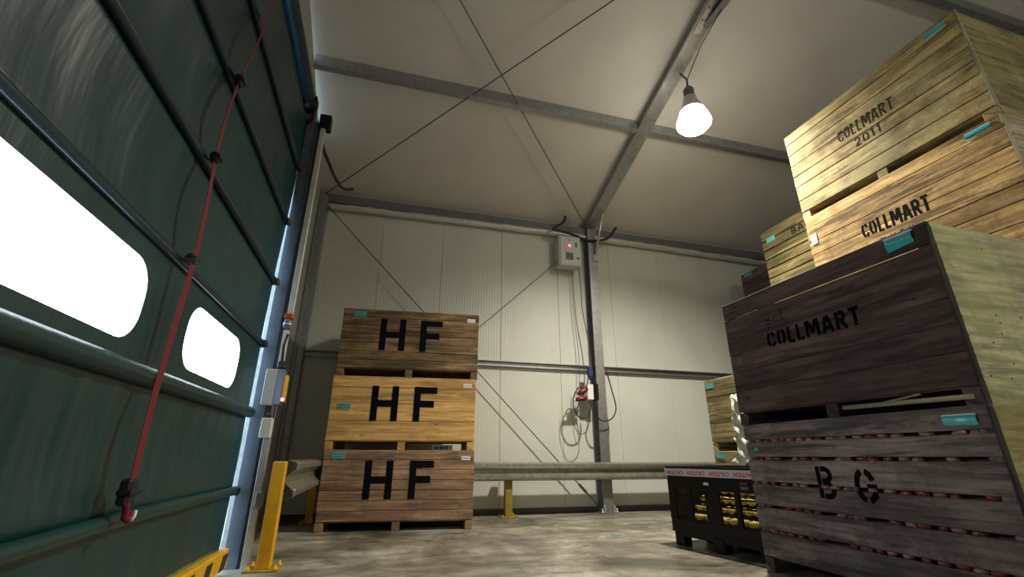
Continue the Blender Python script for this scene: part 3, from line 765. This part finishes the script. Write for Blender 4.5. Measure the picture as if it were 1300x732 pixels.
# --- front right pair
CW, CH, CD = 1.82, 1.12, 1.22
bc_b = [.134, .125, .178, .165, .17, .19]
bc = crate('grey weathered slatted crate marked BG full of red potatoes, at the bottom right', (3.11, 3.538, 0), -1.591, CW, CD, CH, W_grey, W_sideolive, bc_b, gap=.024, sboards=[1, 1], sgap=.004, foot=.10)
def slat_gaps(bs, H, foot, gap):
    z0 = foot + .012; us = H - z0 - gap * (len(bs) - 1); tt = sum(bs); z = H; out_ = []
    for b_ in bs[:-1]:
        z -= us * b_ / tt; out_.append((z - gap, z)); z -= gap
    return out_
gaps = slat_gaps(bc_b, CH, .10, .024)
lettering(bc, 'B', .665, .805, .580, .79, .036, M['paint'], cuts=gaps)
lettering(bc, 'G', .960, 1.110, .572, .785, .038, M['paint'], cuts=gaps)
k_ = label_card(bc, 1.60, 1.075, .165, .055, M['tealwrap'], bend=.012, tilt=-.006, name='label_wallet'); tag(k_, 'shiny teal plastic label wallet')
mb = MB(); mb.box((1.60, -.012, 1.072), (1.765, -.004, 1.078)); mb.build('wallet_edge', M['card'], k_)
k_ = label_card(bc, .10, .93, .04, .025, M['tealwrap'], name='label_card')
dk = crate('dark weathered crate with worn stencilled word, standing on the slatted crate at right', (3.132, 3.581, CH + .001), -1.558, CW, CD, CH, W_dark, W_sidegreen, [.15, .19, .155, .15, .17, .19], gap=.0025, sboards=[1], foot=.10, gap1=.007)
edge_strip(dk, CW, CH, W_blk, z0=.0)
edge_strip(bc, CW, CH, W_blk, z0=.0)
lettering(dk, 'COLLMART', .47, 1.29, .605, .735, .028, M['paintdark'], slope=-.008)
lettering(dk, 'BOL', .48, .70, .80, .89, .012, M['paintfaint'])
k_ = label_card(dk, 1.58, 1.095, .165, .085, M['tealwrap'], bend=.014, tilt=.012, name='label_wallet'); tag(k_, 'shiny teal plastic label wallet')
mb = MB(); mb.box((1.575, -.016, 1.088), (1.75, -.004, 1.100)); mb.box((1.60, -.0225, 1.05), (1.74, -.020, 1.053)); mb.build('wallet_edge', M['card'], k_)
# side panel knocks and nail heads
mb = MB()
for k in range(16):
    y = random.uniform(.1, 1.1); z = random.uniform(.15, 1.05)
    mb.tube([(CW + .001, y, z), (CW + .003, y, z)], .005, 6)
for k in range(9): mb.tube([(CW + .001, .05, .16 + k * .115), (CW + .003, .05, .16 + k * .115)], .004, 6)
mb.build('nail_heads', M['base'], dk)
# broken lath in the slot
sp_ = MB(); Msp = Matrix.Rotation(.02, 4, 'Y')
sp_.box((1.0, -.003, .058), (1.78, .018, .085), grain=0, M=Matrix.Rotation(.012, 4, 'Y')); sp_.box((1.30, -.01, .06), (1.52, .006, .072), grain=0, M=Matrix.Translation((1.3, 0, .06)) @ Matrix.Rotation(-.12, 4, 'Y') @ Matrix.Translation((-1.3, 0, -.06)))
br = sp_.build('broken_lath', W_sidepale, dk); tag(br, 'pale splintered lath')

# --- second row: four high at X 4.4
lab2 = ['wooden crate at the very bottom of the tall stack behind the slatted crate', 'wooden crate second from the ground in the tall stack behind the dark crate']
for k in (0, 1):
    crate(lab2[k], (4.40, 3.53, k * CH), -1.565, 1.79, CD, CH, W_top2, W_sidepale, [1] * 7, sboards=[1] * 6)
c3 = crate('yellow pine crate with bold black stencilled word, directly under the topmost crate at right', (4.39, 3.53, 2 * CH), -1.568, 1.785, CD, CH, W_top2, W_sidepale, [.9, 1.3, 1.1, 1.2, 1.0, 1.2, 1.0], gap=.003, sboards=[1, 1], foot=.085)
lettering(c3, 'COLLMART', .57, 1.17, .615, .765, .023, M['paint'], slope=.0)
lettering(c3, '2010', .70, 1.02, .44, .555, .022, M['paint'])
k_ = label_card(c3, 1.55, 1.085, .17, .05, M['tealwrap'], bend=.016, tilt=.0, name='label_wallet'); tag(k_, 'shiny teal plastic label wallet')
mb = MB(); mb.box((1.55, -.012, 1.032), (1.72, -.004, 1.038)); mb.box((1.55, -.012, 1.082), (1.72, -.004, 1.088)); mb.build('wallet_edge', M['card'], k_)
k_ = label_card(c3, .036, .91, .07, .12, M['card'], bend=.002, tilt=.0, name='label_card'); tag(k_, 'curled white paper label')
c4 = crate('olive-brown wooden crate marked 2011, topmost of the tall stack at right', (4.40, 3.54, 3 * CH), -1.557, 1.785, CD, CH, W_top, W_sideolive, [.9, 1.1, 1.1, 1.1, 1.0, 1.3, 1.1], gap=.003, sboards=[1, 1.2], foot=.085)
lettering(c4, 'COLLMART', .60, 1.16, .605, .745, .018, M['paintmid'], slope=-.01)
lettering(c4, '2011', .74, 1.01, .455, .55, .015, M['paintmid'])
edge_strip(c4, 1.785, CH, W_sidepale, z0=.085)
edge_strip(c3, 1.785, CH, W_sidepale, z0=.085)
k_ = label_card(c4, 1.55, 1.075, .165, .055, M['tealwrap'], bend=.012, tilt=-.01, name='label_wallet'); tag(k_, 'shiny teal plastic label wallet')
mb = MB(); mb.box((1.55, -.012, 1.018), (1.715, -.004, 1.024)); mb.build('wallet_edge', M['card'], k_)

# --- third row BAI stack and the one beyond
H3 = 1.07
nm = ['ground-level', 'second', 'third']
for k in range(3):
    crate('slatted wooden crate, %s in the stack under the crate marked BAI' % nm[k], (5.70, 5.39, k * H3), -1.57, 1.80, 1.2, H3, W_bai, W_bai, [1, 1, 1, 1, 1, 1], gap=.018)
cb = crate('olive slatted wooden crate marked BAI, just left of the tall stack', (5.70, 5.39, 3 * H3), -1.57, 1.80, 1.2, H3, W_bai, W_bai, [1.15, 1, 1, 1, 1, 1.1], gap=.018)
lettering(cb, 'BAI', .56, .84, 3.99 - 3.21 - .0, .885, .022, M['paintworn'], cuts=slat_gaps([1.15, 1, 1, 1, 1, 1.1], H3, .10, .018))
k_ = label_card(cb, .10, .93, .17, .08, M['teal']); tag(k_, 'teal paper label')
for k in range(4):
    cc = crate(['wooden crate on the floor in the farthest stack', 'wooden crate second from the floor in the farthest stack', 'wooden crate third from the floor in the farthest stack', 'dark brown crate under the eave, topmost of the farthest stack'][k], (6.95, 7.26, k * 1.1), -1.57, 1.78, 1.2, 1.1, W_dark if k > 1 else W_olive, W_dark, [1] * 6, gap=.003)
    if k == 3: tag(label_card(cc, .10, 1.075, .2, .055, M['teal']), 'teal paper label')
# --- two crates by the back wall behind the dark crate
for k in range(2):
    cc = crate(['olive slatted crate on the floor behind the black plastic bin', 'olive-brown crate standing behind the black bin, left edge beside the cream wall'][k], (4.36, 5.57, k * .93), -1.57, 1.8, 1.2, .93, W_olive, W_olive, [1, 1, 1, 1, 1, 1, 1] if k else [1, 1, 1, 1], gap=.003 if k else .016)
    if k == 1:
        tag(label_card(cc, .03, .89, .16, .075, M['teal']), 'teal paper label')
    else:
        tag(label_card(cc, .05, .90, .15, .06, M['teal']), 'teal paper label')

# --- potatoes seen through the slots
red1 = simple('potato_red', (.36, .09, .08), .13, noise=.35, nscale=30)
red2 = simple('potato_pink', (.60, .32, .28), .12, noise=.35, nscale=30)
yel = simple('potato_yellow', (.85, .66, .16), .35, noise=.3, nscale=30)
def potato(mat, r, name='potato'):
    bm = bmesh.new(); bmesh.ops.create_icosphere(bm, subdivisions=2, radius=1)
    ph = [random.uniform(0, 6) for _ in range(6)]
    for v in bm.verts:
        d = 1 + .08 * math.sin(v.co.x * 2.3 + ph[0]) + .07 * math.sin(v.co.y * 2.9 + ph[1]) + .05 * math.sin(v.co.z * 3.3 + ph[2])
        v.co = Vector((v.co.x * 1.28 * d, v.co.y * .95 * d, v.co.z * .9 * d)) * r
    for f in bm.faces: f.smooth = True
    me = bpy.data.meshes.new(name); bm.to_mesh(me); bm.free(); me.materials.append(mat); return me
pm = [potato(m_, .030) for m_ in (red1, red2, red1, red2)]
Mb = Matrix.Translation((3.11, 3.538, 0)) @ Matrix.Rotation(-1.591, 4, 'Z')
def drop(me, p, M_, label, grp, cat='potato'):
    o = bpy.data.objects.new('potato', me); link(o); o.location = M_ @ Vector(p)
    o.rotation_euler = (random.uniform(-.4, .4), random.uniform(-.4, .4), M_.to_euler().z + random.uniform(-.7, .7))
    tag(o, label, cat, grp); return o
for gi, (z0, z1) in enumerate(gaps):
    x = .10
    while x < CW - .11:
        if random.random() < .82 and abs(x - CW / 2) > .05:
            drop(random.choice(pm), (x, .054 + random.uniform(0, .010), (z0 + z1) / 2 - .006 + random.uniform(-.008, .008)), Mb, 'red potato showing through the slots of the grey slatted crate marked BG', 'red potatoes behind the crate slats')
        x += random.uniform(.074, .105)
# dark heap behind
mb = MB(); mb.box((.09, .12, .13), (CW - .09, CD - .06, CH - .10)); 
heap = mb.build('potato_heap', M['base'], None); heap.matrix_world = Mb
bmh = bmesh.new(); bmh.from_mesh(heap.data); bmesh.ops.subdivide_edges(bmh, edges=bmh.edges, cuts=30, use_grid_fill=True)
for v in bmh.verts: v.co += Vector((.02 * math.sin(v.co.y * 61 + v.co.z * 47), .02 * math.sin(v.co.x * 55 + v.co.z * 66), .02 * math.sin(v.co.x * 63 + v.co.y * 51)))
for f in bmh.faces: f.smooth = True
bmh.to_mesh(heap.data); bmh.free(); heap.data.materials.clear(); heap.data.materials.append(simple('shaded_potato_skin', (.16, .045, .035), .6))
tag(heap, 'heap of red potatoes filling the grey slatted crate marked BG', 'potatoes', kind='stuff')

# ---------------------------------------------------------------- black plastic bin
BW, BD, BH = 1.15, .98, .765
bth = -1.39
bin_ = empty('plastic_bin', 'black plastic pallet bin with caution tape around its rim beside the slatted crate', 'bin', (3.075, 4.75, 0), bth)
def bin_wall(L, name, grille):
    """wall in local x (0..L), y thickness, z; returns MB"""
    mb = MB(); t = .03; z0, z1 = .15, BH
    if not grille:
        mb.box((0, 0, z0), (L, t, z1), bev=.004); return mb
    # bays
    mb.box((0, 0, z0), (L, t, z0 + .10), bev=.004); mb.box((0, 0, z1 - .22), (L, t, z1), bev=.004)
    cols = [(0, .09), (L / 2 - .085, L / 2 + .085), (L - .09, L), (.26, .31), (L - .31, L - .26)]
    for a, c_ in cols: mb.box((a, -.004, z0 + .09), (c_, t, z1 - .13), bev=.004)
    mb.box((0, -.018, z1 - .03), (L, t + .01, z1 + .0), bev=.006)
    # slotted fields
    n = 0
    for (a, c_) in ((.09, .26), (.31, L / 2 - .085), (L / 2 + .085, L - .31), (L - .26, L - .09)):
        for r_ in range(5):
            zz = z0 + .10 + r_ * (z1 - z0 - .24) / 5
            mb.box((a, .012, zz), (c_, .016, zz + .016))
        x = a
        while x < c_:
            mb.box((x, .012, z0 + .1), (x + .004, .016, z1 - .14)); x += .0165
    return mb
bin_wall(BW, 'front', True).build('front_wall', M['blackplastic'], bin_)
o = bin_wall(BW, 'back', True).build('back_wall', M['blackplastic'], bin_, (BW, BD, 0), (0, 0, PI))
for x, r in ((0, PI / 2), (BW, -PI / 2)):
    bin_wall(BD - .06, 'side', False).build('side_wall', M['blackplastic'], bin_, (x + (.03 if x == 0 else -.03), (.03 if x == 0 else BD - .03), 0), (0, 0, r))
mb = MB(); mb.box((.0, .0, .13), (BW, BD, .15)); mb.build('base_deck', M['blackplastic'], bin_)
for ix in range(3):
    for iy in range(3):
        mb = MB(); x = [.0, BW / 2 - .075, BW - .15][ix]; y = [.0, BD / 2 - .07, BD - .14][iy]
        mb.box((x + .012, y + .012, 0), (x + .138, y + .128, .13), bev=.01); mb.build('foot', M['blackplastic'], bin_)
for y in (.0, BD - .14):
    mb = MB(); mb.box((0.02, y + .02, .0), (BW - .02, y + .12, .03)) if False else mb.box((.02, y + .02, .09), (BW - .02, y + .12, .13)); mb.build('skid_rail', M['blackplastic'], bin_)
# bin stickers
mb = MB(); mb.box((.50, -.0065, .592), (.56, -.004, .617)); tag(mb.build('sticker', M['card'], bin_), 'small white sticker')
mb = MB(); mb.box((.93, -.008, .615), (1.01, -.004, .64)); tag(mb.build('sticker', M['red'], bin_), 'small red sticker')
mb = MB(); mb.box((.93, -.008, .575), (1.01, -.004, .600)); tag(mb.build('sticker', M['bluegrey'], bin_), 'small blue sticker')
# caution tape
tp = empty('caution_tape', 'white tape with red CAUTION lettering wrapped around the black bin rim', 'tape', (3.075, 4.75, 0), bth)
mb = MB(); mb.box((-.006, -.0225, .668), (BW + .004, -.0205, .74)); mb.box((-.0075, -.021, .668), (-.0055, BD * .9, .74)); mb.build('tape_band', M['tape'], tp)
for k in range(4):
    cu = bpy.data.curves.new('tape_text', 'FONT'); cu.body = 'CAUTION'; cu.size = .052; cu.extrude = .0003; cu.shear = .2
    cu.align_x = 'CENTER'; cu.align_y = 'CENTER'; cu.offset = .0012
    to = bpy.data.objects.new('tmp', cu); link(to)
    dg = bpy.context.evaluated_depsgraph_get(); me = bpy.data.meshes.new_from_object(to.evaluated_get(dg))
    bpy.data.objects.remove(to)
    me.materials.clear(); me.materials.append(M['tapeink'])
    t_ = bpy.data.objects.new('caution_lettering', me); link(t_); t_.parent = tp
    t_.location = (.15 + k * .285, -.0235, .702); t_.rotation_euler = (PI / 2, PI, 0) if True else (PI / 2, 0, 0)
    t_.scale = (1.0, 1, 1)
# yellow potatoes heaped in the bin
pmy = [potato(yel, .036) for _ in range(3)]
Mbin = Matrix.Translation((3.075, 4.75, 0)) @ Matrix.Rotation(bth, 4, 'Z')
for lz in range(5):
    for ly in range(2 if lz < 4 else 4):
        x = .10 + random.uniform(0, .04)
        while x < BW - .10:
            drop(random.choice(pmy), (x, .078 + lz * .10 + ly * .078, .19 + lz * .082), Mbin, 'yellow potato inside the black plastic bin', 'yellow potatoes in the black bin')
            x += random.uniform(.09, .115)

# crumpled film on the bin edge
mb = MB(); n, k2 = 10, 26; G = []
for j in range(k2 + 1):
    v = j / k2; row = []
    for i in range(n + 1):
        u = i / n; wdt = .05 + .05 * math.sin(v * 3) + (.14 * max(0, v - .8) * 5)
        row.append(mb.bm.verts.new((.03 * math.sin(u * 9 + v * 21) + .015 * math.sin(v * 40 + u * 4), (u - .5) * wdt * 2 + .012 * math.sin(v * 33), (1 - v) * .82 + .02 * math.sin(u * 7))))
    G.append(row)
for j in range(k2):
    for i in range(n): f = mb.bm.faces.new((G[j][i], G[j][i + 1], G[j + 1][i + 1], G[j + 1][i])); f.smooth = True
fl = mb.build('plastic_liner', M['plasticfilm'], None, (4.28, 4.92, .775)); s_ = fl.modifiers.new('t', 'SOLIDIFY'); s_.thickness = .002
tag(fl, 'crumpled pale plastic liner hanging beside the dark crate above the black bin', 'plastic sheet')

# ---------------------------------------------------------------- control panel, sockets, cables on the post
cb_ = empty('control_panel', 'grey electrical cabinet with red light at the top of the wall post', 'control cabinet', (2.96, 7.38, 4.24))
mb = MB(); mb.box((0, .0, 0), (.45, .20, .62), bev=.006); mb.build('housing', M['panelgrey'], cb_)
mb = MB(); mb.box((.03, -.018, .012), (.44, .0, .61), bev=.005); mb.build('door_panel', simple('cabinet_door', (.60, .61, .60), .4), cb_)
mb = MB(); mb.box((.13, -.023, .12), (.28, -.018, .27)); mb.build('display', simple('display_grey', (.12, .13, .12), .3), cb_)
mb = MB(); mb.lathe([(0, .008), (.012, .006), (.016, 0), (0, 0)], 14); tag(mb.build('indicator_light', M['led'], cb_, (.215, -.019, .42), (PI / 2, 0, 0)), 'glowing red indicator')
for (x, z) in ((.35, .42), (.35, .47), (.38, .165)):
    mb = MB(); mb.lathe([(0, .014), (.017, .014), (.02, 0), (0, 0)], 14); mb.build('button', M['black'], cb_, (x, -.019, z), (PI / 2, 0, 0))
mb = MB(); mb.box((.205, -.021, .49), (.215, -.018, .56)); mb.build('name_plate', M['ink'], cb_)

def cable(name, pts, r, label, mat='cablegrey', cat='cable', sm=8):
    # Catmull-Rom
    P = [Vector(p) for p in pts]; out_ = []
    Q = [P[0] * 2 - P[1]] + P + [P[-1] * 2 - P[-2]]
    for i in range(1, len(Q) - 2):
        for k in range(sm):
            t = k / sm; a, b_, c_, d = Q[i - 1], Q[i], Q[i + 1], Q[i + 2]
            out_.append(.5 * ((2 * b_) + (c_ - a) * t + (2 * a - 5 * b_ + 4 * c_ - d) * t * t + (-a + 3 * b_ - 3 * c_ + d) * t ** 3))
    out_.append(P[-1])
    mb = MB(); mb.tube(out_, r, 8); o = mb.build(name, M[mat]); return tag(o, label, cat)
cable('black_hose', [(3.09, 7.3, 5.24), (3.03, 7.3, 5.10), (2.84, 7.32, 4.95), (3.02, 7.32, 4.92), (3.27, 7.36, 4.90), (3.5, 7.41, 4.86), (3.76, 7.41, 4.86), (4.0, 7.36, 4.93), (4.17, 7.3, 5.15)], .025, 'thick black hose looping across the post top above the grey cabinet', 'black', 'hose')
cable('black_hose', [(-1.0, 4.9, 4.42), (-.99, 5.1, 4.38), (-.97, 5.5, 4.45), (-.95, 6.0, 4.56), (-.90, 6.6, 4.75), (-.82, 7.1, 5.06)], .022, 'short black hose hanging in the left eave corner', 'black', 'hose')
cable('power_cable', [(3.38, 7.44, 4.24), (3.40, 7.45, 3.9), (3.42, 7.46, 3.4), (3.50, 7.45, 2.8), (3.52, 7.45, 2.4), (3.50, 7.44, 2.25)], .009, 'grey cable dropping from the cabinet down the left side of the wall post')
cable('power_cable', [(3.30, 7.6, 4.24), (3.31, 7.62, 3.4), (3.36, 7.6, 2.6), (3.33, 7.6, 1.9), (3.26, 7.58, 1.45), (3.30, 7.58, 1.2)], .005, 'thin cable hanging on the wall left of the post')
sb_ = empty('socket_box', 'white and black socket box on the wall post above the guard rail', 'socket box', (3.40, 7.38, 1.78))
mb = MB(); mb.box((.0, .0, 0), (.11, .12, .26), bev=.004); mb.build('housing', M['card'], sb_)
mb = MB(); mb.box((.111, -.01, -.01), (.20, .07, .27), bev=.004); tag(mb.build('side_cover', M['blackplastic'], sb_), 'black side cover')
bv_ = empty('blue_socket', 'blue plug socket on the wall post just under the long wall rail', 'socket', (3.46, 7.38, 2.18))
mb = MB(); mb.box((-.03, .0, 0), (.06, .06, .17), bev=.008); mb.build('housing', M['blue'], bv_)
mb = MB(); mb.lathe([(0, 0), (.03, 0), (.03, -.04), (.02, -.06), (0, -.06)], 14); mb.build('plug', M['black'], bv_, (.02, .03, 0))
rp = empty('red_plug', 'dark red plug with cable coil hanging beside the socket box', 'plug', (3.28, 7.36, 1.86))
mb = MB(); mb.tube([(-.08, 0, .0), (-.02, 0, .03), (.05, 0, .07), (.10, 0, .10)], .035, 12, radii=[.03, .045, .05, .035]); mb.build('plug_body', M['red'], rp)
rp2 = empty('red_plug', 'dark red plug hanging lowest beside the socket box', 'plug', (3.26, 7.36, 1.78))
mb = MB(); mb.tube([(-.10, 0, -.02), (-.04, 0, .0), (.04, 0, .01), (.10, 0, .02)], .035, 12, radii=[.028, .04, .046, .035]); mb.build('plug_body', M['red'], rp2)
mb = MB(); mb.lathe([(0, 0), (.022, 0), (.022, .05), (0, .05)], 12); mb.build('plug_pin_cap', M['card'], rp2, (-.13, 0, -.045))
cable('power_cable', [(3.2, 7.33, 1.95), (3.13, 7.33, 1.85), (3.10, 7.33, 1.65), (3.20, 7.33, 1.48), (3.36, 7.33, 1.50), (3.42, 7.33, 1.66), (3.42, 7.34, 1.78)], .011, 'black cable looping below the red plugs', 'black')
cable('power_cable', [(3.56, 7.36, 1.78), (3.50, 7.34, 1.6), (3.58, 7.33, 1.44), (3.78, 7.33, 1.46), (3.90, 7.35, 1.65), (3.86, 7.40, 2.0), (3.80, 7.42, 2.3)], .011, 'black cable looping around the wall post beneath the socket box', 'black')
cable('power_cable', [(3.08, 7.35, 1.8), (3.07, 7.35, 1.5), (3.18, 7.35, 1.22), (3.34, 7.35, 1.28), (3.38, 7.35, 1.5), (3.36, 7.36, 1.75)], .006, 'thin grey cable hanging in the lowest loop beside the wall post')
cable('power_cable', [(3.46, 7.42, 2.35), (3.42, 7.40, 2.1), (3.36, 7.37, 1.98), (3.22, 7.36, 1.97), (3.16, 7.36, 1.88)], .010, 'black cable curling from the blue socket to the red plugs', 'black')

# litter on the floor
mb = MB(); mb.box((-.06, -.02, 0), (.06, .02, .006), bev=.002); o = mb.build('litter_scrap', M['teal'], None, (2.78, 5.45, 0), (0, 0, .2)); tag(o, 'pale teal paper scrap lying on the floor', 'litter')

# ---------------------------------------------------------------- world, camera, view
w = bpy.data.worlds.new('World'); S.world = w; w.use_nodes = True
bg = w.node_tree.nodes['Background']; bg.inputs[0].default_value = (.62, .85, 1.0, 1); bg.inputs[1].default_value = 3.5
cam = bpy.data.cameras.new('Camera'); co = bpy.data.objects.new('Camera', cam); link(co)
yaw, pitch, roll = [math.radians(a) for a in (15.436, 20.231, .149)]
cy, sy, cp_, sp2 = math.cos(yaw), math.sin(yaw), math.cos(pitch), math.sin(pitch)
F_ = Vector((sy * cp_, cy * cp_, sp2)); R_ = Vector((cy, -sy, 0)); U_ = R_.cross(F_)
cr, sr = math.cos(roll), math.sin(roll)
r2_ = cr * R_ + sr * U_; u2_ = -sr * R_ + cr * U_
Mx = Matrix((r2_, u2_, -F_)).transposed().to_4x4(); Mx.translation = Vector((0, 0, .85))
co.matrix_world = Mx
cam.sensor_width = 36; cam.lens = 580.14 / 1300 * 36; cam.clip_start = .02; cam.clip_end = 200
S.camera = co
S.view_settings.view_transform = 'Standard'; S.view_settings.look = 'None'
S.view_settings.exposure = .2; S.view_settings.gamma = 1; S.view_settings.use_curve_mapping = False
